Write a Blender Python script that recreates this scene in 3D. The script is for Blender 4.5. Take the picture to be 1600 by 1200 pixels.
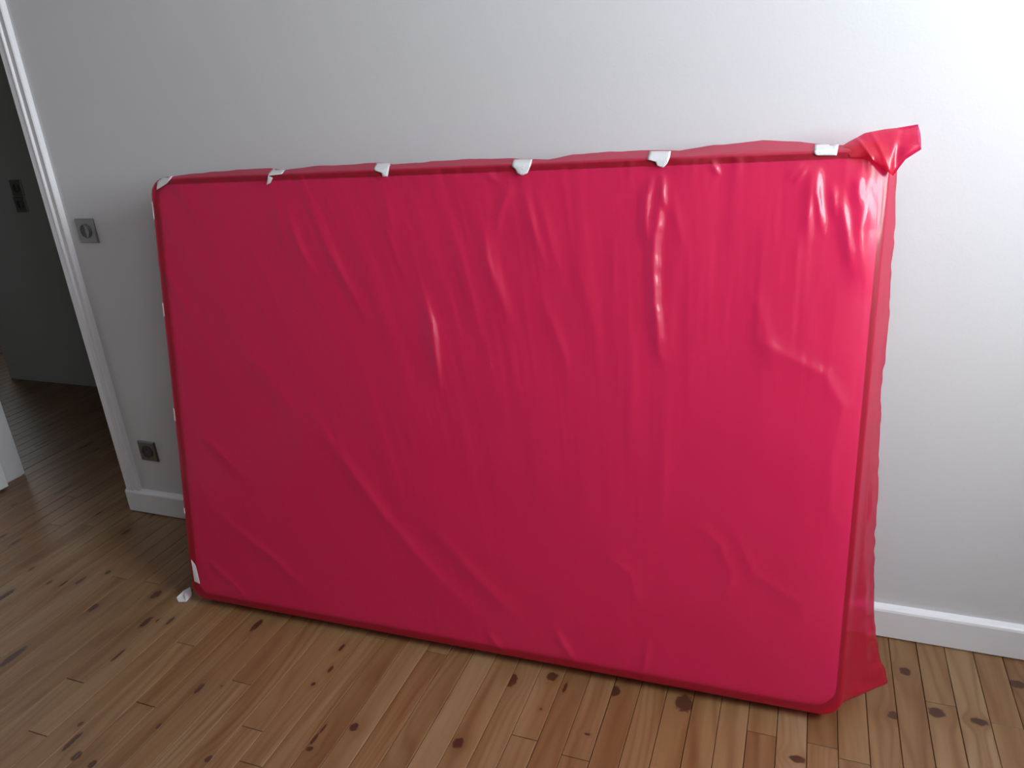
import bpy, math, random
import numpy as np
from mathutils import Matrix, Vector
from mathutils.bvhtree import BVHTree

for o in list(bpy.data.objects): bpy.data.objects.remove(o)
scene = bpy.context.scene
col = scene.collection
rng = np.random.default_rng(7)
random.seed(7)

# ------------------------------------------------------------------ camera
F_PX = 1193.72
RC = np.array([[0.9354, 0.3472, -0.0665], [0.0714, -0.3698, -0.9264], [-0.3462, 0.8618, -0.3707]])
CAM = np.array([0.0, 0.0, 1.5])
cd = bpy.data.cameras.new('camera'); cam = bpy.data.objects.new('camera', cd); col.objects.link(cam)
cd.sensor_width = 36.0; cd.lens = F_PX / 1600 * 36.0; cd.clip_start = 0.05
mr = Matrix((RC[0], -RC[1], -RC[2])).transposed()
cam.matrix_world = Matrix.Translation(Vector(CAM)) @ mr.to_quaternion().to_matrix().to_4x4()
scene.camera = cam

# ------------------------------------------------------------------ light
WIN_X, WIN_Z0, WIN_Z1 = 1.36, 1.28, 2.58
WINDOWS = ((0.34, 1.40, 124), (-1.40, -0.40, 28))      # y0, y1, watts: two windows in the right-hand wall
world = bpy.data.worlds.new('world'); scene.world = world; world.use_nodes = True
wb = world.node_tree.nodes['Background']
wb.inputs[0].default_value = (0.80, 0.90, 1.0, 1); wb.inputs[1].default_value = 0.6

def area_light(name, loc, rot, sx, sy, energy, color):
    ld = bpy.data.lights.new(name, 'AREA'); ld.shape = 'RECTANGLE'; ld.size = sx; ld.size_y = sy
    ld.energy = energy; ld.color = color
    o = bpy.data.objects.new(name, ld); col.objects.link(o); o.location = loc; o.rotation_euler = rot
    return o
# daylight through the room's window (just outside its panes)
for wy0, wy1, watts in WINDOWS:
    area_light('window_daylight', (WIN_X + 0.16, (wy0 + wy1) / 2, (WIN_Z0 + WIN_Z1) / 2),
               (0, math.radians(90), 0), WIN_Z1 - WIN_Z0, wy1 - wy0, watts, (0.90, 0.96, 1.0))
# daylight at the far end of the hallway
area_light('hall_daylight', (-5.9, 3.9, 1.6), (0, math.radians(-90), 0), 1.2, 0.9, 5, (0.95, 0.98, 1.0))
scene.view_settings.view_transform = 'Standard'
scene.view_settings.look = 'None'
scene.view_settings.gamma = 1.0
scene.view_settings.use_curve_mapping = False
scene.view_settings.exposure = 0.0

# ------------------------------------------------------------------ helpers
def ray(px):
    return RC.T @ np.array([(px[0] - 800) / F_PX, (px[1] - 600) / F_PX, 1.0])
def on_floor(px, z=0.0):
    d = ray(px); return CAM + d * ((z - CAM[2]) / d[2])

def mesh_obj(name, verts, faces, mat, parent=None, smooth=False):
    me = bpy.data.meshes.new(name); me.from_pydata([tuple(map(float, v)) for v in verts], [], faces); me.update()
    if mat: me.materials.append(mat)
    if smooth: me.polygons.foreach_set('use_smooth', [True] * len(me.polygons))
    o = bpy.data.objects.new(name, me); col.objects.link(o)
    if parent: o.parent = parent
    return o

def box_data(x0, x1, y0, y1, z0, z1, b=0.0):
    if b <= 0:
        v = [(x, y, z) for z in (z0, z1) for y in (y0, y1) for x in (x0, x1)]
        f = [(0, 2, 3, 1), (4, 5, 7, 6), (0, 1, 5, 4), (2, 6, 7, 3), (0, 4, 6, 2), (1, 3, 7, 5)]
        return v, f
    import bmesh
    bm = bmesh.new(); v, f = box_data(x0, x1, y0, y1, z0, z1)
    vs = [bm.verts.new(p) for p in v]; [bm.faces.new([vs[i] for i in q]) for q in f]
    bmesh.ops.bevel(bm, geom=bm.edges[:], offset=b, segments=2, affect='EDGES', profile=0.5)
    bm.verts.index_update()
    out = [tuple(p.co) for p in bm.verts], [tuple(q.index for q in fc.verts) for fc in bm.faces]
    bm.free(); return out

def join(*parts):
    V, F = [], []
    for v, f in parts:
        n = len(V); V += list(v); F += [tuple(i + n for i in q) for q in f]
    return V, F

def struct(name, data, mat, label=None):
    o = mesh_obj(name, data[0], data[1], mat); o['kind'] = 'structure'
    if label: o['label'] = label
    return o

def tag(o, label, cat, group=None):
    o['label'] = label; o['category'] = cat
    if group: o['group'] = group
    return o

def lathe(profile, n=32):
    """profile (r, y) turned about the local y axis"""
    V, F = [], []
    for r, y in profile:
        for k in range(n):
            a = 2 * math.pi * k / n; V.append((r * math.cos(a), y, r * math.sin(a)))
    for i in range(len(profile) - 1):
        for k in range(n):
            F.append((i * n + k, i * n + (k + 1) % n, (i + 1) * n + (k + 1) % n, (i + 1) * n + k))
    F.append(tuple(range((len(profile) - 1) * n, len(profile) * n)))
    return V, F

# ------------------------------------------------------------------ materials
def new_mat(name):
    m = bpy.data.materials.new(name); m.use_nodes = True
    nt = m.node_tree; return m, nt, nt.nodes['Principled BSDF']

def paint(name, rgb, rough, bump=0.02, scale=180.0, var=0.03):
    m, nt, p = new_mat(name)
    tc = nt.nodes.new('ShaderNodeTexCoord')
    n = nt.nodes.new('ShaderNodeTexNoise'); n.inputs['Scale'].default_value = scale; n.inputs['Detail'].default_value = 3
    n2 = nt.nodes.new('ShaderNodeTexNoise'); n2.inputs['Scale'].default_value = 2.3; n2.inputs['Detail'].default_value = 2
    nt.links.new(tc.outputs['Object'], n.inputs['Vector']); nt.links.new(tc.outputs['Object'], n2.inputs['Vector'])
    mx = nt.nodes.new('ShaderNodeMix'); mx.data_type = 'RGBA'
    mx.inputs[6].default_value = (*[c * (1 - var) for c in rgb], 1); mx.inputs[7].default_value = (*[min(1, c * (1 + var)) for c in rgb], 1)
    nt.links.new(n2.outputs['Fac'], mx.inputs[0]); nt.links.new(mx.outputs[2], p.inputs['Base Color'])
    b = nt.nodes.new('ShaderNodeBump'); b.inputs['Strength'].default_value = bump; b.inputs['Distance'].default_value = 0.002
    nt.links.new(n.outputs['Fac'], b.inputs['Height']); nt.links.new(b.outputs['Normal'], p.inputs['Normal'])
    p.inputs['Roughness'].default_value = rough
    return m

M_WALL = paint('wall_paint', (0.66, 0.66, 0.675), 0.6, 0.12, 140)
M_WALL2 = paint('wall_paint_low_bounce', (0.30, 0.285, 0.28), 0.7, 0.12, 140)  # unseen left and front walls, colour darkened to keep bounce light down
M_CEIL = paint('ceiling_paint', (0.55, 0.55, 0.56), 0.8)
M_TRIM = paint('trim_gloss_paint', (0.80, 0.80, 0.82), 0.3, 0.03, 60)
M_HALL = paint('hall_paint', (0.55, 0.56, 0.54), 0.7, 0.1, 140)
M_DOOR = paint('door_paint', (0.86, 0.88, 0.91), 0.35, 0.03, 60)
M_TAPE = paint('paper_tape', (0.68, 0.67, 0.68), 0.7, 0.5, 220, 0.06)
M_SUB = paint('subfloor_dark', (0.035, 0.022, 0.014), 0.9)
M_DARK = paint('dark_plastic', (0.05, 0.05, 0.05), 0.4)
M_GREYP = paint('grey_plastic', (0.16, 0.16, 0.16), 0.35)

def metal(name, rgb, rough):
    m, nt, p = new_mat(name)
    tc = nt.nodes.new('ShaderNodeTexCoord'); mp = nt.nodes.new('ShaderNodeMapping'); mp.inputs['Scale'].default_value = (40, 40, 900)
    n = nt.nodes.new('ShaderNodeTexNoise'); n.inputs['Scale'].default_value = 1.0
    nt.links.new(tc.outputs['Object'], mp.inputs[0]); nt.links.new(mp.outputs[0], n.inputs['Vector'])
    b = nt.nodes.new('ShaderNodeBump'); b.inputs['Strength'].default_value = 0.08; b.inputs['Distance'].default_value = 0.001
    nt.links.new(n.outputs['Fac'], b.inputs['Height']); nt.links.new(b.outputs['Normal'], p.inputs['Normal'])
    p.inputs['Base Color'].default_value = (*rgb, 1); p.inputs['Metallic'].default_value = 1.0; p.inputs['Roughness'].default_value = rough
    return m
M_STEEL = metal('brushed_steel', (0.24, 0.235, 0.23), 0.34)

def pine_material():
    m, nt, p = new_mat('knotty_pine'); N = nt.nodes.new; L = nt.links.new
    def math_(op, a, b=None, c=None):
        n = N('ShaderNodeMath'); n.operation = op
        for i, v in enumerate((a, b, c)):
            if v is None: continue
            if isinstance(v, (int, float)): n.inputs[i].default_value = v
            else: L(v, n.inputs[i])
        return n.outputs[0]
    geo = N('ShaderNodeNewGeometry'); sep = N('ShaderNodeSeparateXYZ'); L(geo.outputs['Position'], sep.inputs[0])
    X, Y = sep.outputs[0], sep.outputs[1]
    oi = N('ShaderNodeObjectInfo'); rnd = oi.outputs['Random']
    seed = math_('MULTIPLY', rnd, 37.0)
    warp = None; core = None; halo = None
    # wobble for knot outlines
    wn = N('ShaderNodeTexNoise'); wn.inputs['Scale'].default_value = 90; L(geo.outputs['Position'], wn.inputs['Vector'])
    wob = math_('MULTIPLY_ADD', wn.outputs['Fac'], 0.9, -0.45)
    for i in range(5):
        at = N('ShaderNodeAttribute'); at.attribute_name = 'knot%d' % i
        s = N('ShaderNodeSeparateColor'); L(at.outputs['Color'], s.inputs[0])
        ex = math_('SUBTRACT', math_('ADD', X, 10.0), s.outputs[0]); ey = math_('SUBTRACT', math_('ADD', Y, 10.0), s.outputs[1])
        dx = math_('DIVIDE', ex, s.outputs[2]); dy = math_('DIVIDE', ey, at.outputs['Alpha'])
        d2 = math_('ADD', math_('MULTIPLY', dx, dx), math_('MULTIPLY', dy, dy))
        d = math_('ADD', math_('SQRT', d2), wob)
        mr_ = N('ShaderNodeMapRange'); mr_.interpolation_type = 'SMOOTHSTEP'
        mr_.inputs[1].default_value = 0.75; mr_.inputs[2].default_value = 1.1; mr_.inputs[3].default_value = 1; mr_.inputs[4].default_value = 0; L(d, mr_.inputs[0])
        g = math_('POWER', 2.718, math_('MULTIPLY', d2, -0.16))
        w = math_('MULTIPLY', ex, g)
        warp = w if warp is None else math_('ADD', warp, w)
        core = mr_.outputs[0] if core is None else math_('MAXIMUM', core, mr_.outputs[0])
        halo = g if halo is None else math_('MAXIMUM', halo, g)
    u = math_('SUBTRACT', X, math_('MULTIPLY', warp, 0.9))
    # slow wander of the grain along the plank
    cv = N('ShaderNodeCombineXYZ'); L(math_('MULTIPLY', u, 7.0), cv.inputs[0]); L(math_('MULTIPLY', Y, 1.1), cv.inputs[1]); L(seed, cv.inputs[2])
    n1 = N('ShaderNodeTexNoise'); n1.inputs['Scale'].default_value = 1.0; n1.inputs['Detail'].default_value = 1; L(cv.outputs[0], n1.inputs['Vector'])
    ph = math_('MULTIPLY_ADD', u, 34.0, math_('MULTIPLY', n1.outputs['Fac'], 9.0))
    ring = math_('MULTIPLY_ADD', math_('SINE', math_('MULTIPLY', ph, 6.283)), 0.5, 0.5)
    ring = math_('POWER', ring, 2.2)
    cv2 = N('ShaderNodeCombineXYZ'); L(math_('MULTIPLY', u, 330.0), cv2.inputs[0]); L(math_('MULTIPLY', Y, 5.0), cv2.inputs[1]); L(seed, cv2.inputs[2])
    n2 = N('ShaderNodeTexNoise'); n2.inputs['Scale'].default_value = 1.0; n2.inputs['Detail'].default_value = 3; L(cv2.outputs[0], n2.inputs['Vector'])
    cv3 = N('ShaderNodeCombineXYZ'); L(math_('MULTIPLY', u, 24.0), cv3.inputs[0]); L(math_('MULTIPLY', Y, 1.6), cv3.inputs[1]); L(math_('ADD', seed, 11.0), cv3.inputs[2])
    n3 = N('ShaderNodeTexNoise'); n3.inputs['Scale'].default_value = 1.0; n3.inputs['Detail'].default_value = 2; L(cv3.outputs[0], n3.inputs['Vector'])
    ramp = N('ShaderNodeValToRGB'); e = ramp.color_ramp.elements
    e[0].position = 0.0; e[0].color = (0.44, 0.255, 0.125, 1)
    e[1].position = 1.0; e[1].color = (0.37, 0.19, 0.085, 1)
    for pos, c in ((0.2, (0.50, 0.31, 0.165, 1)), (0.42, (0.42, 0.23, 0.105, 1)), (0.6, (0.53, 0.345, 0.20, 1)), (0.8, (0.43, 0.25, 0.125, 1))):
        q = e.new(pos); q.color = c
    L(rnd, ramp.inputs[0])
    def mix(fac, a, b, blend='MIX'):
        n = N('ShaderNodeMix'); n.data_type = 'RGBA'; n.blend_type = blend
        if isinstance(fac, (int, float)): n.inputs[0].default_value = fac
        else: L(fac, n.inputs[0])
        for k, v in ((6, a), (7, b)):
            if isinstance(v, tuple): n.inputs[k].default_value = v
            else: L(v, n.inputs[k])
        return n.outputs[2]
    # how strongly rings show differs from plank to plank
    ringamt = math_('MULTIPLY_ADD', math_('FRACT', math_('MULTIPLY', rnd, 17.3)), 0.45, 0.08)
    c = mix(math_('MULTIPLY', ring, ringamt), ramp.outputs[0], (0.26, 0.115, 0.045, 1))
    mr3 = N('ShaderNodeMapRange'); mr3.inputs[1].default_value = 0.42; mr3.inputs[2].default_value = 0.68; mr3.inputs[3].default_value = 0; mr3.inputs[4].default_value = 0.75; L(n3.outputs['Fac'], mr3.inputs[0])
    c = mix(mr3.outputs[0], c, (0.72, 0.56, 0.42, 1), 'MULTIPLY')
    c = mix(math_('MULTIPLY', n2.outputs['Fac'], 0.35), c, (0.55, 0.42, 0.32, 1), 'MULTIPLY')
    c = mix(math_('MULTIPLY', halo, 0.45), c, (0.27, 0.12, 0.05, 1))
    c = mix(math_('MULTIPLY', core, 0.9), c, (0.085, 0.027, 0.016, 1))
    c = mix(1.0, c, (0.58, 0.57, 0.52, 1), 'MULTIPLY')
    L(c, p.inputs['Base Color'])
    L(math_('MULTIPLY_ADD', n2.outputs['Fac'], 0.15, 0.30), p.inputs['Roughness'])
    b = N('ShaderNodeBump'); b.inputs['Strength'].default_value = 0.15; b.inputs['Distance'].default_value = 0.001
    L(n2.outputs['Fac'], b.inputs['Height']); L(b.outputs['Normal'], p.inputs['Normal'])
    return m
M_PINE = pine_material()

def film_material():
    m = bpy.data.materials.new('red_plastic_film'); m.use_nodes = True; nt = m.node_tree
    N = nt.nodes.new; L = nt.links.new
    out = nt.nodes['Material Output']; nt.nodes.remove(nt.nodes['Principled BSDF'])
    tc = N('ShaderNodeTexCoord')
    n = N('ShaderNodeTexNoise'); n.inputs['Scale'].default_value = 260; n.inputs['Detail'].default_value = 2; L(tc.outputs['Object'], n.inputs['Vector'])
    bp = N('ShaderNodeBump'); bp.inputs['Strength'].default_value = 0.06; bp.inputs['Distance'].default_value = 0.001; L(n.outputs['Fac'], bp.inputs['Height'])
    df = N('ShaderNodeBsdfDiffuse'); df.inputs['Color'].default_value = (0.74, 0.016, 0.050, 1)
    tl = N('ShaderNodeBsdfTranslucent'); tl.inputs['Color'].default_value = (0.74, 0.016, 0.050, 1)
    md = N('ShaderNodeMixShader'); md.inputs[0].default_value = 0.3; L(df.outputs[0], md.inputs[1]); L(tl.outputs[0], md.inputs[2])
    tr = N('ShaderNodeBsdfTransparent'); tr.inputs['Color'].default_value = (0.97, 0.21, 0.52, 1)
    mt = N('ShaderNodeMixShader'); mt.inputs[0].default_value = 0.54; L(md.outputs[0], mt.inputs[1]); L(tr.outputs[0], mt.inputs[2])
    g1 = N('ShaderNodeBsdfGlossy'); g1.inputs['Roughness'].default_value = 0.14; g1.inputs['Color'].default_value = (1, 1, 1, 1)
    g2 = N('ShaderNodeBsdfGlossy'); g2.inputs['Roughness'].default_value = 0.42; g2.inputs['Color'].default_value = (1, 0.93, 0.96, 1)
    L(bp.outputs[0], g1.inputs['Normal'])
    mg = N('ShaderNodeMixShader'); mg.inputs[0].default_value = 0.55; L(g1.outputs[0], mg.inputs[1]); L(g2.outputs[0], mg.inputs[2])
    fr = N('ShaderNodeFresnel'); fr.inputs['IOR'].default_value = 1.5
    cp = N('ShaderNodeMath'); cp.operation = 'MINIMUM'; cp.inputs[1].default_value = 0.13; L(fr.outputs[0], cp.inputs[0])
    mm = N('ShaderNodeMixShader'); L(cp.outputs[0], mm.inputs[0]); L(mt.outputs[0], mm.inputs[1]); L(mg.outputs[0], mm.inputs[2])
    L(mm.outputs[0], out.inputs['Surface'])
    return m
M_FILM = film_material()
M_TICK = paint('mattress_ticking', (0.80, 0.78, 0.76), 0.9, 0.3, 300)
M_BORDER = paint('mattress_border_cloth', (0.22, 0.19, 0.18), 0.9, 0.3, 300)
M_PIPE = paint('mattress_piping_cloth', (0.03, 0.02, 0.018), 0.8, 0.3, 300)

# ------------------------------------------------------------------ structure
WY = 1.936           # face of the wall the mattress leans on
WT = 0.10            # its thickness
DX0, DX1, DH = -3.205, -2.445, 2.04   # doorway
LX, RX, BY, CH = -3.40, WIN_X, -3.9, 2.85
struct('wall_back', join(box_data(DX1, RX + 0.14, WY, WY + WT, -0.02, CH), box_data(LX - 0.1, DX0, WY, WY + WT, -0.02, CH),
                         box_data(DX0, DX1, WY, WY + WT, DH, CH)), M_WALL, 'smooth white wall with a doorway to the hallway')
struct('wall_left', box_data(LX - 0.1, LX, BY, WY, -0.02, CH), M_WALL2)
struct('wall_front', box_data(LX - 0.1, RX + 0.14, BY - 0.1, BY, -0.02, CH), M_WALL2)
(W1a, W1b, _), (W2a, W2b, _) = WINDOWS
struct('wall_right', join(box_data(RX, RX + 0.14, BY, W2a, -0.02, CH), box_data(RX, RX + 0.14, W2b, W1a, -0.02, CH), box_data(RX, RX + 0.14, W1b, WY, -0.02, CH),
                          *[box_data(RX, RX + 0.14, a, b, z0, z1) for a, b in ((W1a, W1b), (W2a, W2b)) for z0, z1 in ((-0.02, WIN_Z0), (WIN_Z1, CH))]), M_WALL)
struct('ceiling', box_data(-6.2, RX + 0.14, BY - 0.1, 5.0, CH, CH + 0.1), M_CEIL)
gm = bpy.data.materials.new('window_glass'); gm.use_nodes = True; gt = gm.node_tree; gt.nodes.remove(gt.nodes['Principled BSDF'])
g_t = gt.nodes.new('ShaderNodeBsdfTransparent'); g_g = gt.nodes.new('ShaderNodeBsdfGlossy'); g_g.inputs['Roughness'].default_value = 0.02
g_m = gt.nodes.new('ShaderNodeMixShader'); g_m.inputs[0].default_value = 0.05
gt.links.new(g_t.outputs[0], g_m.inputs[1]); gt.links.new(g_g.outputs[0], g_m.inputs[2])
gt.links.new(g_m.outputs[0], gt.nodes['Material Output'].inputs['Surface'])
for k, (wa, wb, _) in enumerate(WINDOWS):        # each a frame with two casements
    wm = (wa + wb) / 2
    win = struct('window_%d' % (k + 1), join(
        box_data(RX + 0.06, RX + 0.12, wa, wa + 0.05, WIN_Z0, WIN_Z1), box_data(RX + 0.06, RX + 0.12, wb - 0.05, wb, WIN_Z0, WIN_Z1),
        box_data(RX + 0.06, RX + 0.12, wa, wb, WIN_Z0, WIN_Z0 + 0.05), box_data(RX + 0.06, RX + 0.12, wa, wb, WIN_Z1 - 0.05, WIN_Z1),
        box_data(RX + 0.05, RX + 0.12, wm - 0.04, wm + 0.04, WIN_Z0, WIN_Z1)), M_TRIM)
    for ya, yb in ((wa + 0.05, wm - 0.04), (wm + 0.04, wb - 0.05)):
        v, f = box_data(RX + 0.088, RX + 0.092, ya, yb, WIN_Z0 + 0.05, WIN_Z1 - 0.05)
        mesh_obj('pane', v, f, gm, win)

# baseboards: board with a softened top edge
def baseboard(name, x0, x1, yf):
    pts = [(WY, 0.004), (yf, 0.004), (yf, 0.086), (yf + 0.002, 0.092), (yf + 0.006, 0.096), (yf + 0.011, 0.098), (WY, 0.100)]
    n = len(pts); V = [(x, y, z) for x in (x0, x1) for y, z in pts]
    Fc = [(i, (i + 1) % n, n + (i + 1) % n, n + i) for i in range(n)] + [tuple(range(n))[::-1], tuple(range(n, 2 * n))]
    return struct(name, (V, Fc), M_TRIM)
baseboard('baseboard_back', DX1 - 0.004, RX, 1.9165)
struct('baseboard_right', box_data(RX - 0.018, RX, BY, WY - 0.018, 0.004, 0.11, 0.004), M_TRIM)
struct('baseboard_left', box_data(LX, LX + 0.018, BY, WY, 0.004, 0.11, 0.004), M_TRIM)
struct('baseboard_front', box_data(LX + 0.018, RX - 0.018, BY, BY + 0.018, 0.004, 0.11, 0.004), M_TRIM)

# door casing: moulded profile (x offset from the opening edge, projection)
CAS = [(-0.004, -0.10), (-0.004, 0.004), (-0.001, 0.012), (0.004, 0.016), (0.030, 0.016), (0.032, 0.019), (0.035, 0.0205), (0.038, 0.018), (0.040, 0.013),
       (0.0585, 0.013), (0.060, 0.017), (0.0635, 0.019), (0.067, 0.016), (0.0685, 0.008), (0.0685, -0.10)]
def casing_v(name, xe, s, z0, z1):
    n = len(CAS); V = [(xe + s * a, WY - b, z) for z in (z0, z1) for a, b in CAS]
    Fc = [(i, (i + 1) % n, n + (i + 1) % n, n + i) for i in range(n)] + [tuple(range(n)), tuple(range(n, 2 * n))[::-1]]
    return struct(name, (V, Fc), M_TRIM)
casing_v('trim_1', DX1, 1, 0.095, DH + 0.06)
struct('trim_2', box_data(DX0 - 0.0685, DX1 + 0.0685, WY - 0.018, WY, DH, DH + 0.065, 0.004), M_TRIM)
struct('trim_3', box_data(DX0 - 0.012, DX0 + 0.004, WY - 0.005, WY + WT + 0.012, 0.004, DH, 0.003), M_TRIM)   # left jamb
# open door leaf
dl = struct('door_1', box_data(-3.186, -3.147, 1.21, 1.928, 0.012, 2.03, 0.002), M_DOOR, 'white door leaf standing open into the room')
for z0, z1 in ((0.18, 0.82), (1.02, 1.86)):
    v, f = join(box_data(-3.149, -3.142, 1.34, 1.80, z0, z0 + 0.025, 0.002), box_data(-3.149, -3.142, 1.34, 1.80, z1 - 0.025, z1, 0.002),
                box_data(-3.149, -3.142, 1.34, 1.365, z0 + .025, z1 - .025, 0.002), box_data(-3.149, -3.142, 1.775, 1.80, z0 + .025, z1 - .025, 0.002))
    mesh_obj('panel_moulding', v, f, M_DOOR, dl)

# hallway shell
HY = 2.985
struct('wall_hall', join(box_data(-4.50, -1.9, HY, HY + 0.12, -0.02, CH), box_data(-4.50, -4.38, HY + 0.12, 5.0, -0.02, CH)), M_HALL,
       'grey unlit hallway wall seen through the doorway')
struct('wall_hall_end', box_data(-2.0, -1.9, WY + WT, HY, -0.02, CH), M_HALL)
struct('wall_hall_far', join(box_data(-6.2, -6.1, WY, 5.0, -0.02, CH), box_data(-6.1, -4.38, 4.9, 5.0, -0.02, CH), box_data(-6.1, LX - 0.1, WY, WY + WT, -0.02, CH)), M_HALL)

# ------------------------------------------------------------------ floor planks
floor = struct('floor', box_data(-6.2, RX + 0.14, BY - 0.1, 5.0, -0.06, -0.020), M_SUB, 'knotty pine plank floor running towards the wall')
PITCH, X0 = 0.068, -0.185
# knots seen in the photograph: image point -> floor, half width, half length
KN = [((99,765),.009,.060),((22,789),.007,.018),((154,802),.006,.014),((4,838),.008,.020),((24,847),.008,.028),((197,831),.010,.022),((240,804),.006,.03),
      ((49,889),.005,.016),((8,930),.010,.040),((77,910),.006,.014),((99,912),.006,.018),((126,907),.008,.024),((169,894),.008,.013),((146,949),.013,.022),
      ((244,929),.014,.024),((228,972),.010,.030),((266,970),.006,.020),((246,969),.004,.010),((19,1027),.013,.055),((184,1024),.006,.030),((401,977),.011,.030),
      ((311,1076),.008,.022),((346,1072),.003,.004),((126,1131),.006,.010),((247,1135),.005,.010),((112,1159),.008,.035),((120,1181),.011,.016),((144,1194),.010,.014),
      ((325,1186),.008,.012),((489,1069),.006,.008),((491,1155),.005,.022),((484,1170),.010,.008),((534,1012),.006,.016),((516,1046),.006,.014),
      ((553,1136),.012,.014),((505,1138),.004,.016),((716,1161),.014,.017),((800,1063),.014,.026),((863,1057),.016,.017),((883,1074),.005,.022),((961,1080),.014,.020),
      ((1069,1099),.024,.030),((845,1108),.004,.004),((918,1147),.008,.004),((1414,1049),.015,.015),((1397,1118),.015,.015),((1463,1113),.021,.017),((1530,1128),.021,.012),
      ((1246,1186),.019,.011),((1590,1069),.024,.014),((66,693),.010,.045),((134,696),.014,.045),((151,702),.006,.018),((113,670),.006,.05),((80,663),.006,.025)]
KNW = [(*on_floor(p)[:2], rx, ry) for p, rx, ry in KN]
# end joints seen in the photograph
JT = [(818,1152),(899,1184),(682,1020),(1285,1165),(1190,1146),(1468,1099),(1573,1133),(289,1006),(226,1100),(59,1146),(240,911),(190,903)]
JW = {}
for p in JT:
    q = on_floor(p); JW.setdefault(int(math.floor((q[0] - X0) / PITCH)), []).append(q[1])
def add_plank(x0, x1, y0, y1, dz):
    g = 0.0007; b = 0.0012
    x0 += g * random.uniform(.5, 1.3); x1 -= g * random.uniform(.5, 1.3); y0 += 0.0008; y1 -= 0.0008
    cx, cy = (x0 + x1) / 2, (y0 + y1) / 2
    hx, hy = (x1 - x0) / 2, (y1 - y0) / 2
    V = []
    for z, i in ((-0.020, 0.0), (-b + dz, 0.0), (dz, b)):
        V += [(-hx + i, -hy + i, z), (hx - i, -hy + i, z), (hx - i, hy - i, z), (-hx + i, hy - i, z)]
    Fc = [(0, 3, 2, 1), (8, 9, 10, 11)]
    for k in range(2):
        for i in range(4): Fc.append((4 * k + i, 4 * k + (i + 1) % 4, 4 * k + 4 + (i + 1) % 4, 4 * k + 4 + i))
    o = mesh_obj('plank', V, Fc, M_PINE, floor); o.location = (cx, cy, 0)
    ks = [k for k in KNW if x0 - .004 < k[0] < x1 + .004 and y0 < k[1] < y1]
    if not ks or (y1 < 0.7):
        for _ in range(random.choice((0, 1, 1, 2))):
            ky = random.uniform(y0, y1)
            if ky < 0.7 or 2.1 < ky: ks.append((random.uniform(x0 + .01, x1 - .01), ky, random.uniform(.005, .013), random.uniform(.01, .03)))
    ks = sorted(ks, key=lambda k: -k[2])[:5]
    for i in range(5):
        a = o.data.attributes.new('knot%d' % i, 'FLOAT_COLOR', 'POINT')
        c = (ks[i][0] + 10, ks[i][1] + 10, ks[i][2], ks[i][3]) if i < len(ks) else (99.0, 99.0, 0.01, 0.01)
        for d in a.data: d.color = c
k0 = int(math.floor((-5.2 - X0) / PITCH)); k1 = int(math.ceil((RX - X0) / PITCH))
for k in range(k0, k1):
    x0 = X0 + PITCH * k; x1 = min(x0 + PITCH, RX)
    if x1 - x0 < 0.01: continue
    xc = (x0 + x1) / 2
    if xc < LX: ya, yb = WY + WT, (4.6 if xc < -4.5 else HY)
    elif xc < -2.02: ya, yb = BY, HY
    else: ya, yb = BY, WY
    js = list(JW.get(k, []))
    y = max(ya, -1.2) + random.uniform(0.7, 2.4)
    while y < yb - 0.25:
        if all(abs(y - j) > 0.45 for j in js): js.append(y)
        y += random.uniform(1.4, 2.4)
    ed = [ya] + sorted(js) + [yb]
    for i in range(len(ed) - 1): add_plank(x0, x1, ed[i], ed[i + 1], random.uniform(-0.0004, 0.0002))

# ------------------------------------------------------------------ wrapped mattress
ML, MH, MT = 1.922, 1.315, 0.116
TILT = math.radians(10.2)
A0 = on_floor((303, 932), 0.024); B0 = on_floor((1297, 1119), 0.024)
U = B0 - A0; U /= np.linalg.norm(U)
BACK = np.cross([0, 0, 1], U)
UP = np.array([0, 0, 1]) * math.cos(TILT) + BACK * math.sin(TILT)
BK = np.cross(UP, U)                       # into the wall
LOC = np.stack([U, BK, UP], 1)             # columns: local x, y, z in the world
ORG = A0.copy()
matt = bpy.data.objects.new('wrapped_mattress', None); col.objects.link(matt)
matt.matrix_world = Matrix.Translation(Vector(ORG)) @ Matrix(LOC).to_4x4()
tag(matt, 'mattress wrapped in shiny red plastic film leaning on the white wall', 'mattress')

def hit(px, yl=0.0):
    """local point where the line of sight through an image point meets the plane y = yl of the mattress"""
    d = LOC.T @ ray(px); c = LOC.T @ (CAM - ORG); return c + d * ((yl - c[1]) / d[1])
def uv(px):
    p = hit(px, -0.006); return np.array([p[0], p[2]])

def smooth_noise(x, y, sx, sy, seed):
    r = np.random.default_rng(seed); G = r.uniform(-1, 1, (64, 64))
    a = x / sx + 7.3; b = y / sy + 3.1
    ia = np.floor(a).astype(int); ib = np.floor(b).astype(int); fa = a - ia; fb = b - ib
    fa = fa * fa * fa * (fa * (fa * 6 - 15) + 10); fb = fb * fb * fb * (fb * (fb * 6 - 15) + 10)
    g = lambda i, j: G[i % 64, j % 64]
    return (g(ia, ib) * (1 - fa) + g(ia + 1, ib) * fa) * (1 - fb) + (g(ia, ib + 1) * (1 - fa) + g(ia + 1, ib + 1) * fa) * fb

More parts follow.
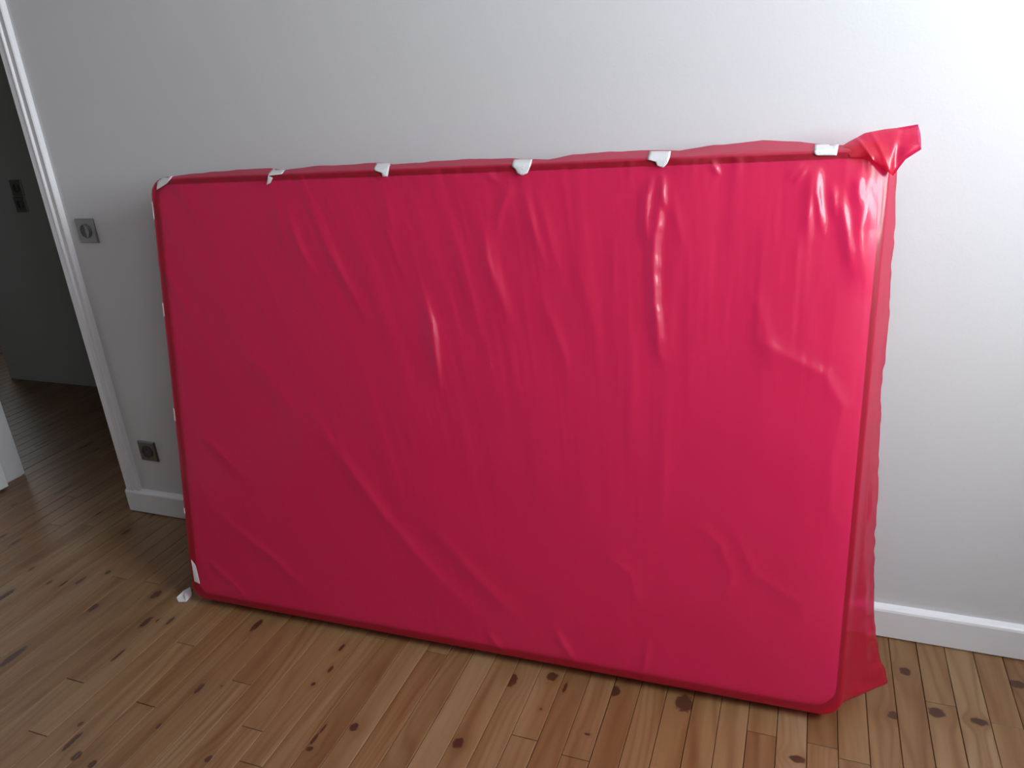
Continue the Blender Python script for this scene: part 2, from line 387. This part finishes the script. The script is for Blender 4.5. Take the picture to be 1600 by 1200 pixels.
def polyline_field(x, y, pts):
    """signed distance (+ to the right of travel) and 0..1 position along a polyline"""
    pts = np.array(pts); seg = np.diff(pts, axis=0); ln = np.linalg.norm(seg, axis=1); cum = np.concatenate([[0], np.cumsum(ln)])
    best = np.full(x.shape, 1e9); sd = np.zeros(x.shape); tt = np.zeros(x.shape)
    for i in range(len(seg)):
        dx = x - pts[i, 0]; dy = y - pts[i, 1]; d = seg[i] / ln[i]
        t = np.clip(dx * d[0] + dy * d[1], 0, ln[i])
        ex = dx - t * d[0]; ey = dy - t * d[1]; ds = np.hypot(ex, ey)
        cr = dx * d[1] - dy * d[0]
        k = ds < best
        best = np.where(k, ds, best); sd = np.where(k, np.where(cr >= 0, ds, -ds), sd); tt = np.where(k, (cum[i] + t) / cum[-1], tt)
    return sd, tt

# folds of the film: image polyline (top to bottom), height, width on the image-left and image-right flank, jitter, taper
FOLDS = [
  ([(1024,262),(1018,280),(1011,305),(1009,340),(1012,374),(1016,395)], .0070, .014, .011, 0, .35),
  ([(1036,262),(1030,320),(1026,350),(1021,395),(1022,440),(1026,500),(1031,545),(1041,592)], .0085, .016, .012, .0022, .30),
  ([(1038,580),(1040,650),(1037,760),(1034,860)], .0030, .03, .012, 0, .5),
  ([(1036,262),(1036,300),(1041,335)], .0050, .008, .008, 0, .4),
  ([(1046,262),(1056,330),(1075,420)], .0030, .015, .012, 0, .5),
  ([(1108,245),(1122,268),(1127,279)], .0040, .008, .006, 0, .5),
  ([(1273,245),(1266,290),(1263,340),(1261,390)], .0060, .012, .010, 0, .4),
  ([(1277,245),(1276,300),(1283,345),(1288,380)], .0055, .008, .009, 0, .4),
  ([(1265,255),(1250,275),(1236,290)], .0030, .006, .006, 0, .4),
  ([(1260,250),(1240,268),(1222,285)], .0025, .006, .006, 0, .4),
  ([(1300,280),(1303,320),(1305,350)], .0040, .008, .008, 0, .4),
  ([(1316,285),(1316,320),(1322,360),(1330,420),(1338,440)], .0065, .012, .011, 0, .4),
  ([(1343,265),(1340,300),(1343,330)], .0040, .010, .010, 0, .4),
  ([(1362,275),(1352,310),(1345,360),(1350,420),(1352,470)], .0060, .020, .016, 0, .4),
  ([(664,430),(668,470),(678,503),(682,540),(687,590),(692,640)], .0070, .030, .007, 0, .45),
  ([(430,560),(520,690),(603,805),(665,880),(720,935),(790,1005)], .0055, .03, .016, 0, .5),
  ([(640,790),(700,850),(775,930),(850,1005)], .0050, .03, .018, 0, .5),
  ([(322,782),(380,832),(431,871),(515,955)], .0042, .02, .012, 0, .5),
  ([(281,655),(330,690),(400,760)], .0035, .02, .012, 0, .5),
  ([(330,480),(430,600),(520,720)], .0030, .035, .025, 0, .5),
  ([(310,860),(360,905),(400,950)], .0030, .015, .010, 0, .5),
  ([(808,276),(790,305),(779,335),(777,380)], .0045, .014, .012, 0, .45),
  ([(816,278),(826,320),(845,390),(860,440)], .0040, .014, .012, 0, .45),
  ([(762,300),(758,340),(762,400),(790,480),(812,535)], .0050, .018, .014, 0, .5),
  ([(828,275),(850,330),(868,400),(885,470)], .0030, .018, .014, 0, .5),
  ([(790,285),(770,275),(752,262)], .0030, .010, .008, 0, .5),
  ([(430,284),(445,310),(470,380),(520,470)], .0042, .016, .012, 0, .5),
  ([(424,289),(440,350),(450,400)], .0030, .014, .012, 0, .5),
  ([(470,288),(490,330),(510,380),(560,470),(590,530)], .0042, .020, .014, 0, .5),
  ([(588,276),(594,320),(620,400),(650,470)], .0038, .018, .012, 0, .5),
  ([(604,278),(606,320),(622,380)], .0030, .014, .012, 0, .5),
  ([(690,300),(715,380),(735,470),(745,560)], .0032, .022, .016, 0, .5),
  ([(835,425),(862,500),(882,555),(892,620)], .0035, .020, .014, 0, .5),
  ([(900,330),(910,430),(930,520),(935,640)], .0026, .025, .018, 0, .5),
  ([(960,300),(955,420),(965,560),(968,700)], .0026, .025, .018, 0, .5),
  ([(1010,420),(990,520),(988,640),(985,780)], .0024, .025, .020, 0, .5),
  ([(755,980),(775,1003),(795,1025)], .0045, .012, .008, 0, .5),
  ([(860,970),(884,1009),(903,1044)], .0060, .016, .008, 0, .5),
  ([(1018,990),(1008,1030),(1002,1066)], .0042, .012, .010, 0, .5),
  ([(1176,480),(1187,532),(1240,562),(1288,585),(1318,638),(1300,713),(1296,793),(1315,850)], .0026, .020, .016, 0, .2),
  ([(1205,420),(1180,460),(1200,530),(1210,600)], .0022, .020, .018, 0, .3),
  ([(1064,815),(1100,828),(1125,850),(1144,894),(1130,950)], .0026, .018, .014, 0, .3),
  ([(1130,800),(1154,841),(1176,894),(1215,920),(1250,942),(1262,1006)], .0026, .018, .014, 0, .3),
  ([(930,850),(985,895),(1000,960)], .0024, .02, .016, 0, .3),
]

def wrinkle(x, z):
    h = np.zeros(x.shape)
    for pts, A, wl, wr, jit, tp in FOLDS:
        P = [uv(p) for p in pts]
        P = np.array(P); lo = P.min(0) - .12; hi = P.max(0) + .12
        k = (x > lo[0]) & (x < hi[0]) & (z > lo[1]) & (z < hi[1])
        if not k.any(): continue
        xx = x[k]; zz = z[k]
        xj = xx + (jit * smooth_noise(xx, zz, .020, .022, 31) if jit else 0)
        s, t = polyline_field(xj, zz, P)
        # travelling downwards, image-right is the left-hand side (negative)
        w = np.where(s > 0, wl, wr)
        prof = np.exp(-(np.abs(s) / w) ** 1.6)
        taper = np.clip(np.minimum(t, 1 - t) / tp, 0, 1); taper = taper * taper * (3 - 2 * taper)
        taper = np.maximum(taper, np.clip(1 - t / .02, 0, 1) * .0)
        h[k] += 1.4 * A * prof * taper
    lean = np.clip(1 - x / 1.5, 0, 1) * .75
    xs = x - lean * (MH - z)
    topw = np.clip((z - .25) / .8, 0.25, 1)
    h += 1.5 * topw * (.0016 * smooth_noise(xs, z, .055, .50, 1) + .0009 * smooth_noise(xs, z, .028, .30, 2) + .0004 * smooth_noise(xs, z, .012, .12, 3))
    h += .0020 * smooth_noise(x, z, .35, .30, 4)
    # fine puckers hanging from the top edge
    pk = np.exp(-(MH - z) / .05)
    h += pk * .0016 * smooth_noise(x, z, .018, .2, 5)
    return h

def rounded_grid(w, hgt, rc, du, ins=0.0):
    """grid on a rounded rectangle, returns x, z arrays [nz, nx] and the distance to the outline"""
    nx = int(round(w / du)) + 1; nz = int(round(hgt / du)) + 1
    gx, gz = np.meshgrid(np.linspace(0, w, nx), np.linspace(0, hgt, nz))
    ex = gx - np.clip(gx, rc, w - rc); ez = gz - np.clip(gz, rc, hgt - rc)
    m = np.maximum(np.abs(ex), np.abs(ez)); r = np.hypot(ex, ez)
    k = np.where((ex != 0) & (ez != 0), m / np.maximum(r, 1e-9), 1.0)
    x = np.clip(gx, rc, w - rc) + ex * k; z = np.clip(gz, rc, hgt - rc) + ez * k
    cx = np.clip(gx, rc, w - rc); cz = np.clip(gz, rc, hgt - rc)
    din = np.minimum(np.minimum(gx, w - gx), np.minimum(gz, hgt - gz))
    return x, z, din

def ring_indices(nx, nz):
    r = [(0, i) for i in range(nx)] + [(j, nx - 1) for j in range(1, nz)] + [(nz - 1, i) for i in range(nx - 2, -1, -1)] + [(j, 0) for j in range(nz - 2, 0, -1)]
    return np.array([j * nx + i for j, i in r])

def wrapped_box(name, w, hgt, off, rc, du, redge, front, side, depth, nr, mat, parent, backcap=True):
    """front(x,z,din)-> y ; side(px,pz,nx,nz,q)-> outward push for ring q in (0,1]"""
    x, z, din = rounded_grid(w, hgt, rc, du)
    nz, nx = x.shape
    e = np.clip(1 - din / redge, 0, 1)
    y = front(x, z, din) + redge * (1 - np.sqrt(np.clip(1 - e * e, 0, 1)))
    V = [np.stack([x.ravel(), y.ravel(), z.ravel()], 1)]
    idx = np.arange(nx * nz).reshape(nz, nx)
    F = np.stack([idx[:-1, :-1], idx[:-1, 1:], idx[1:, 1:], idx[1:, :-1]], -1).reshape(-1, 4)
    rg = ring_indices(nx, nz); P = V[0][rg]; n = len(rg)
    c = np.stack([np.clip(P[:, 0], rc, w - rc), np.clip(P[:, 2], rc, hgt - rc)], 1)
    nn = np.stack([P[:, 0], P[:, 2]], 1) - c; nn /= np.maximum(np.linalg.norm(nn, axis=1, keepdims=True), 1e-9)
    prev = rg; FF = [F]; base = nx * nz
    y0 = P[:, 1]
    for r in range(1, nr + 1):
        q = r / nr
        o, yy = side(P[:, 0], P[:, 2], nn[:, 0], nn[:, 1], q)
        ring = np.stack([P[:, 0] + nn[:, 0] * o[0] , y0 + (depth - y0) * yy, P[:, 2] + nn[:, 1] * o[1]], 1)
        V.append(ring); cur = base + np.arange(n); base += n
        FF.append(np.stack([prev, np.roll(prev, -1), np.roll(cur, -1), cur], 1)[:, ::-1])
        prev = cur
    V = np.concatenate(V); F = np.concatenate(FF)
    return V, F, prev

def sag(z, x): return z * (1 - .011 * (1 - x / ML))
def np_mesh(name, V, F, mat, parent, cap=None, smooth=True):
    V[:, 2] = sag(V[:, 2], V[:, 0])
    me = bpy.data.meshes.new(name)
    faces = F.tolist()
    if cap is not None: faces.append(list(map(int, cap)))
    me.from_pydata(V.tolist(), [], faces); me.update(); me.materials.append(mat)
    me.polygons.foreach_set('use_smooth', [smooth] * len(me.polygons))
    o = bpy.data.objects.new(name, me); col.objects.link(o); o.parent = parent
    return o

# --- the mattress itself, seen through the film
INS = 0.007
def q_front(x, z, din):
    # quilting: shallow wavy grooves
    q = 0.0015 * np.cos((z + .10 * np.sin(x * 7.0)) * 26.0) * np.clip(din / .1, 0, 1)
    return 0.002 + q * 0.6 + 0.022 * np.exp(-(np.clip(ML - .007 - x, 0, 9)) / .05)
def plain_side(px, pz, nx, nz, q): return (np.zeros(len(px)), np.zeros(len(px))), q
V, F, last = wrapped_box('m', ML - 2 * INS, MH - 2 * INS, 0, .055, .012, .012, q_front, plain_side, MT - .006, 5, None, None)
V[:, 0] += INS; V[:, 2] += INS
nfront = (int(round((ML - 2 * INS) / .012)) + 1) * (int(round((MH - 2 * INS) / .012)) + 1)
body = np_mesh('mattress_body', V, F, M_TICK, matt, cap=last)
body.data.materials.append(M_BORDER)
ff = (int(round((ML - 2 * INS) / .012))) * (int(round((MH - 2 * INS) / .012)))
mi = np.zeros(len(body.data.polygons), dtype=np.int32); mi[ff:] = 1
body.data.polygons.foreach_set('material_index', mi)
body['label'] = 'pale quilted mattress showing faintly through the red film'
def piping(yc, rad):
    w, hh, rc = ML - 2 * INS, MH - 2 * INS, .055
    path = []
    for cx, cz, a0 in ((w - rc, rc, -90), (w - rc, hh - rc, 0), (rc, hh - rc, 90), (rc, rc, 180)):
        for k in range(9):
            a = math.radians(a0 + k * 90 / 8); path.append((cx + rc * math.cos(a), cz + rc * math.sin(a), math.cos(a), math.sin(a)))
    dense = []
    for i in range(len(path)):
        a, b = path[i], path[(i + 1) % len(path)]
        m = max(1, int(math.hypot(a[0] - b[0], a[1] - b[1]) / .06))
        for k in range(m): dense.append([a[j] + (b[j] - a[j]) * k / m for j in range(4)])
    Vp, Fp = [], []; n = 8; N_ = len(dense)
    for (px_, pz_, ex, ez) in dense:
        l = math.hypot(ex, ez); ex /= l; ez /= l
        for k in range(n):
            a = 2 * math.pi * k / n
            Vp.append((INS + px_ + ex * (rad * math.cos(a) - rad * .75), yc + (0.022 * math.exp(-(w - px_) / .05) if yc < .05 else 0) + rad * math.sin(a), sag(INS + pz_ + ez * (rad * math.cos(a) - rad * .75), px_)))
    for i in range(N_):
        for k in range(n): Fp.append((i * n + k, i * n + (k + 1) % n, ((i + 1) % N_) * n + (k + 1) % n, ((i + 1) % N_) * n + k))
    o = mesh_obj('piping', Vp, Fp, M_PIPE, body, True); o['label'] = 'dark piping around the mattress edge'
    return o
piping(.0065, .0080); piping(MT - .014, .0065)

# --- the film
TAPE_U = [hit(p, .0)[0] for p in ((258, 280), (433, 270), (601, 262), (817, 256), (1032, 246), (1292, 238))]
_tu = np.array([-.02, .03, .10, .25, .36, .40, .52, .68, .74, .86, 1.05, 1.13, 1.17, 1.23, 1.33, 1.43, 1.48, 1.56, 1.66, 1.74, 1.80, 1.85, 1.89, 1.97])
_ta = np.array([.004, .010, .016, .024, .022, .014, .022, .022, .018, .022, .020, .016, .014, .022, .026, .023, .018, .028, .034, .028, .018, .018, .026, .026])
_rv = np.array([-.01, .03, .10, .20, .35, .55, .80, 1.10, 1.33])
_ra = np.array([.118, .112, .090, .068, .055, .045, .035, .028, .024])
def soft(h): return np.where(h < 0, .0030 * (np.exp(np.minimum(h, 0) / .0030) - 1), h)
def f_front(x, z, din):
    d_r = np.clip(ML - x, 0, 9)
    return -0.0065 - soft(wrinkle(x, z)) * np.clip(din / .012, 0, 1) + .024 * np.exp(-d_r / .05) * np.clip(z / .3, 0, 1)
def f_side(px, pz, nx, nz, q):
    top = np.clip(nz, 0, 1) ** 2; right = np.clip(nx, 0, 1) ** 2
    bulge = np.clip(q / .55, 0, 1) ** .8 if q < .55 else (1 - ((q - .55) / .45) ** 2)
    A = np.interp(px, _tu, _ta) - .003 + .003 * smooth_noise(px, np.full_like(px, q), .09, .35, 9) + .0008 * smooth_noise(px, np.full_like(px, q), .03, .5, 10)
    R = np.interp(pz, _rv, _ra)
    # right: shallow valley beside the mattress edge, then a crease, then the loose outer panel
    fr = np.interp(q, [0, .12, .30, .42, .55, 1.0], [0, .03, .22, .40, .55, 1.0])
    Rn = R * fr + .0025 * q * smooth_noise(pz, np.full_like(pz, q), .022, .4, 12) + .004 * (q > .5) * smooth_noise(pz, np.full_like(pz, q), .09, .3, 13)
    o = top * A * bulge + right * Rn
    return (o, o * np.where(nz < 0, .0, 1)), q
V, F, last = wrapped_box('f', ML, MH, 0, .05, .004, .007, f_front, f_side, MT, 14, None, None)
film = np_mesh('plastic_film', V, F, M_FILM, matt, cap=last[::-1])
film['label'] = 'glossy red translucent plastic film with folds and creases'
bvh = BVHTree.FromPolygons([tuple(v) for v in V], [tuple(map(int, f)) for f in F])

# --- loose ear of film at the top corner
def polyl(pts, n):
    pts = np.array(pts, float); d = np.concatenate([[0], np.cumsum(np.linalg.norm(np.diff(pts, axis=0), axis=1))]); t = np.linspace(0, d[-1], n)
    return np.stack([np.interp(t, d, pts[:, k]) for k in range(pts.shape[1])], 1)
EU = [(1316,228),(1325,222),(1340,214),(1351,208),(1366,205),(1382,202),(1400,200),(1418,197),(1435,194)]
ED = [(1330,247),(1348,247),(1362,251),(1373,259),(1384,267),(1396,275),(1405,262),(1415,249),(1440,233)]
ns, ntt = 48, 24
pu = polyl([hit(p, .03)[[0, 2]] for p in EU], ns)
t_d = [0, .125, .25, .375, .5, .62, .72, .83, 1.0]
pdn = np.stack([np.interp(np.linspace(0, 1, ns), t_d, [hit(p, -.004)[k] for p in ED]) for k in (0, 2)], 1)
t_u = np.linspace(0, 1, len(EU))
pu = np.stack([np.interp(np.linspace(0, 1, ns), t_u, [hit(p, .03)[k] for p in EU]) for k in (0, 2)], 1)
Ve = []
for layer in (0, 1):
    for i in range(ns):
        s = i / (ns - 1)
        for j in range(ntt + 1):
            t = j / ntt
            p = pu[i] * (1 - t) + pdn[i] * t
            fold = 0.008 * (1 / (1 + math.exp(-(s - .70 + .22 * (t - .5)) * 60)))       # step where the end is folded back
            crease = -.0025 * math.exp(-((s - .22 - .06 * t) / .03) ** 2) - .002 * math.exp(-((s - .45 - .1 * t) / .04) ** 2)
            wr = .002 * float(smooth_noise(np.array([s * .2]), np.array([t * .1]), .03, .04, 21)[0])
            bul = math.sin(math.pi * t) ** .7
            yc = .03 * (1 - t) - .004 * t
            y = yc + (-(.012 + .006 * s) * bul + fold + crease + wr if layer == 0 else (.016 + .008 * s) * bul)
            Ve.append((p[0], y, p[1]))
Fe = []; m_ = ntt + 1
for layer in (0, 1):
    b0 = layer * ns * m_
    for i in range(ns - 1):
        for j in range(ntt):
            q = (b0 + i * m_ + j, b0 + i * m_ + j + 1, b0 + (i + 1) * m_ + j + 1, b0 + (i + 1) * m_ + j)
            Fe.append(q if layer == 0 else q[::-1])
ear = mesh_obj('film_ear', Ve, Fe, M_FILM, matt, True); ear['label'] = 'loose folded corner of red film sticking out'

# --- paper tape
def tape(pts, rows=10, cols=9, seed=0):
    pts = np.array(pts, float); n = len(pts)
    y1, y0 = pts[:, 1].max() - .15, pts[:, 1].min() + .15
    Vt = []; last = None; r = np.random.default_rng(seed)
    c = LOC.T @ (CAM - ORG)
    for i in range(rows + 1):
        y = y1 + (y0 - y1) * i / rows
        xs = []
        for k in range(n):
            a, b = pts[k], pts[(k + 1) % n]
            if (a[1] - y) * (b[1] - y) < 0: xs.append(a[0] + (b[0] - a[0]) * (y - a[1]) / (b[1] - a[1]))
        xl, xr = min(xs), max(xs); row = []
        for j in range(cols + 1):
            px = (xl + (xr - xl) * j / cols, y)
            d = LOC.T @ ray(px); d /= np.linalg.norm(d)
            h = bvh.ray_cast(Vector(c), Vector(d))
            if h[0] is None or h[0][1] > .09:
                p = np.array(last[j]) + np.array([0, .006, -.001]) if last else np.array(hit(px))
            else:
                nn = np.array(h[1]); nn = nn if nn @ d < 0 else -nn
                p = np.array(h[0]) + nn * .0012 - d * (.0010 + .0010 * r.uniform())
            row.append(tuple(p))
        Vt += row; last = row
    # carry on over the top edge
    W = cols + 1
    Ft = [(i * W + j, i * W + j + 1, (i + 1) * W + j + 1, (i + 1) * W + j) for i in range(rows) for j in range(cols)]
    o = mesh_obj('tape', Vt, Ft, M_TAPE, matt, True)
    md = o.modifiers.new('thickness', 'SOLIDIFY'); md.thickness = 0.0006; md.offset = 1
    return o
TAPES = [
  [(245,297),(261,287),(275,270.5),(253,272),(247,278)],
  [(417,289),(423,286),(428,275),(442,272),(448,261),(430,261),(420,272)],
  [(583,267),(596,268),(598,276),(606,276),(609,259),(623,247),(592,248.5)],
  [(800,261),(804,262),(809,272),(816,274),(824,272),(831,255),(832,240),(807,241.5),(801,255)],
  [(1011,251),(1024,252),(1027,259),(1036,262),(1042,257),(1047,246),(1049,231),(1017,231.5)],
  [(1272,240),(1277,243),(1307,243),(1311,225),(1273,226.5)],
  [(299,874),(306,883),(313,912),(304,908)],
]
for i, t in enumerate(TAPES): tape(t, seed=i)['label'] = 'piece of white paper tape'
# slivers of tape folded round the left edge
for v0, v1 in ((1.185, 1.235), (.905, .945), (.585, .625), (.285, .305)):
    Vt = []
    for k in range(6):
        z = v0 + (v1 - v0) * k / 5
        for (gx, gy) in ((.005, -.02), (.001, -.012), (-.01, -.004), (-.01, .008), (-.01, .03), (-.01, .055)):
            h = bvh.find_nearest(Vector((gx, gy, z))); nn = np.array(h[1]); dd = np.array((gx, gy, z)) - np.array(h[0])
            nn = nn if nn @ dd > 0 else -nn
            Vt.append(tuple(np.array(h[0]) + nn * .002))
    Ft = [(i * 6 + j, i * 6 + j + 1, (i + 1) * 6 + j + 1, (i + 1) * 6 + j) for i in range(5) for j in range(5)]
    o = mesh_obj('tape', Vt, Ft, M_TAPE, matt, True); o['label'] = 'piece of white paper tape'
    md = o.modifiers.new('thickness', 'SOLIDIFY'); md.thickness = 0.0006; md.offset = 0

# ------------------------------------------------------------------ wall fittings
def empty(name, loc):
    o = bpy.data.objects.new(name, None); col.objects.link(o); o.location = loc; return o
def plate_mesh(s, t):
    """square plate with sloped rim, projecting towards -y"""
    rings = [(s, 0.0), (s, -t * .5), (s - .0025, -t), (s - .006, -t)]
    V = []; F = []
    for r, y in rings: V += [(-r, y, -r), (r, y, -r), (r, y, r), (-r, y, r)]
    for k in range(3):
        for i in range(4): F.append((4 * k + i, 4 * k + (i + 1) % 4, 4 * k + 4 + (i + 1) % 4, 4 * k + 4 + i))
    F.append((12, 13, 14, 15)); return V, F
def light_switch(loc, mat, label, group=None):
    e = empty('light_switch', loc); tag(e, label, 'light switch', group)
    mesh_obj('plate', *plate_mesh(.041, .008), mat, e)
    v, f = lathe([(.0245, -.0075), (.0245, -.0105), (.0220, -.0110), (.0215, -.0085), (.0, -.0085)]); mesh_obj('ring', v, f, M_GREYP, e)
    # rocker: half disc standing proud on one side
    n = 17; R = .0205
    V = []
    for y in (-.0086, None):
        for k in range(n):
            a = -math.pi / 2 + math.pi * k / (n - 1)
            x = R * math.cos(a); V.append((x, y if y else -.0095 - .0055 * (x / R), R * math.sin(a)))
    F = [tuple(range(n, 2 * n))] + [(k, k + 1, n + k + 1, n + k) for k in range(n - 1)] + [(n - 1, 0, n, 2 * n - 1)]
    mesh_obj('rocker', V, F, M_GREYP, e)
    V2 = [(-x, (y if y > -.009 else -.0095), z) for x, y, z in V]
    mesh_obj('rocker', V2, [q[::-1] for q in F], M_DARK, e)
    return e
def socket(loc, label):
    e = empty('wall_socket', loc); tag(e, label, 'socket')
    mesh_obj('plate', *plate_mesh(.041, .008), M_STEEL, e)
    v, f = lathe([(.0250, -.0075), (.0250, -.0110), (.0205, -.0112), (.0195, -.0085), (.0, -.0083)]); mesh_obj('socket_rim', v, f, M_DARK, e)
    v, f = lathe([(.0024, -.0083), (.0024, -.0170), (.0012, -.0195), (.0, -.0195)], 12)
    mesh_obj('earth_pin', [(x, y, z + .010) for x, y, z in v], f, M_STEEL, e)
    for s in (-1, 1):
        v, f = lathe([(.0032, -.0083), (.0032, -.0090), (.0, -.0090)], 12); mesh_obj('pin_hole', [(x + s * .0095, y, z - .002) for x, y, z in v], f, M_DARK, e)
    return e
light_switch((-2.293, WY, 1.115), M_STEEL, 'square steel light switch with round dark rocker on the white wall')
socket((-2.286, WY, 0.276), 'square steel wall socket low on the white wall beside the red mattress')
light_switch((-3.957, HY, 1.134), M_STEEL, 'upper of two metal switches on the dark hallway wall', 'hallway switches')
light_switch((-3.963, HY, 1.047), M_STEEL, 'lower of two metal switches on the dark hallway wall', 'hallway switches')

# ------------------------------------------------------------------ torn scrap on the floor
sp = [on_floor(p) for p in ((276,935),(289,928.5),(300,925.5),(300.5,931),(291,941),(279,941))]
cen = sum(sp) / len(sp)
hz = [.004, .016, .022, .010, .003, .002]
Vs = [(p[0] - cen[0], p[1] - cen[1], .0015) for p in sp] + [((p[0] - cen[0]) * .97, (p[1] - cen[1]) * .97, h) for p, h in zip(sp, hz)] + [(.002, .0, .014), (-.006, .004, .004)]
n = 6
Fs = [tuple(range(n))[::-1]] + [(i, (i + 1) % n, n + (i + 1) % n, n + i) for i in range(n)] + [(n + 0, n + 1, 13), (n + 1, n + 2, 12), (n + 1, 12, 13), (n + 2, n + 3, 12), (n + 3, n + 4, 12), (n + 4, n + 5, 13), (n + 4, 13, 12), (n + 5, n + 0, 13)]
sc = mesh_obj('tape_scrap', Vs, Fs, M_TAPE); sc.location = (cen[0], cen[1], 0)
tag(sc, 'small crumpled white tape scrap on the floor at the mattress corner', 'scrap')
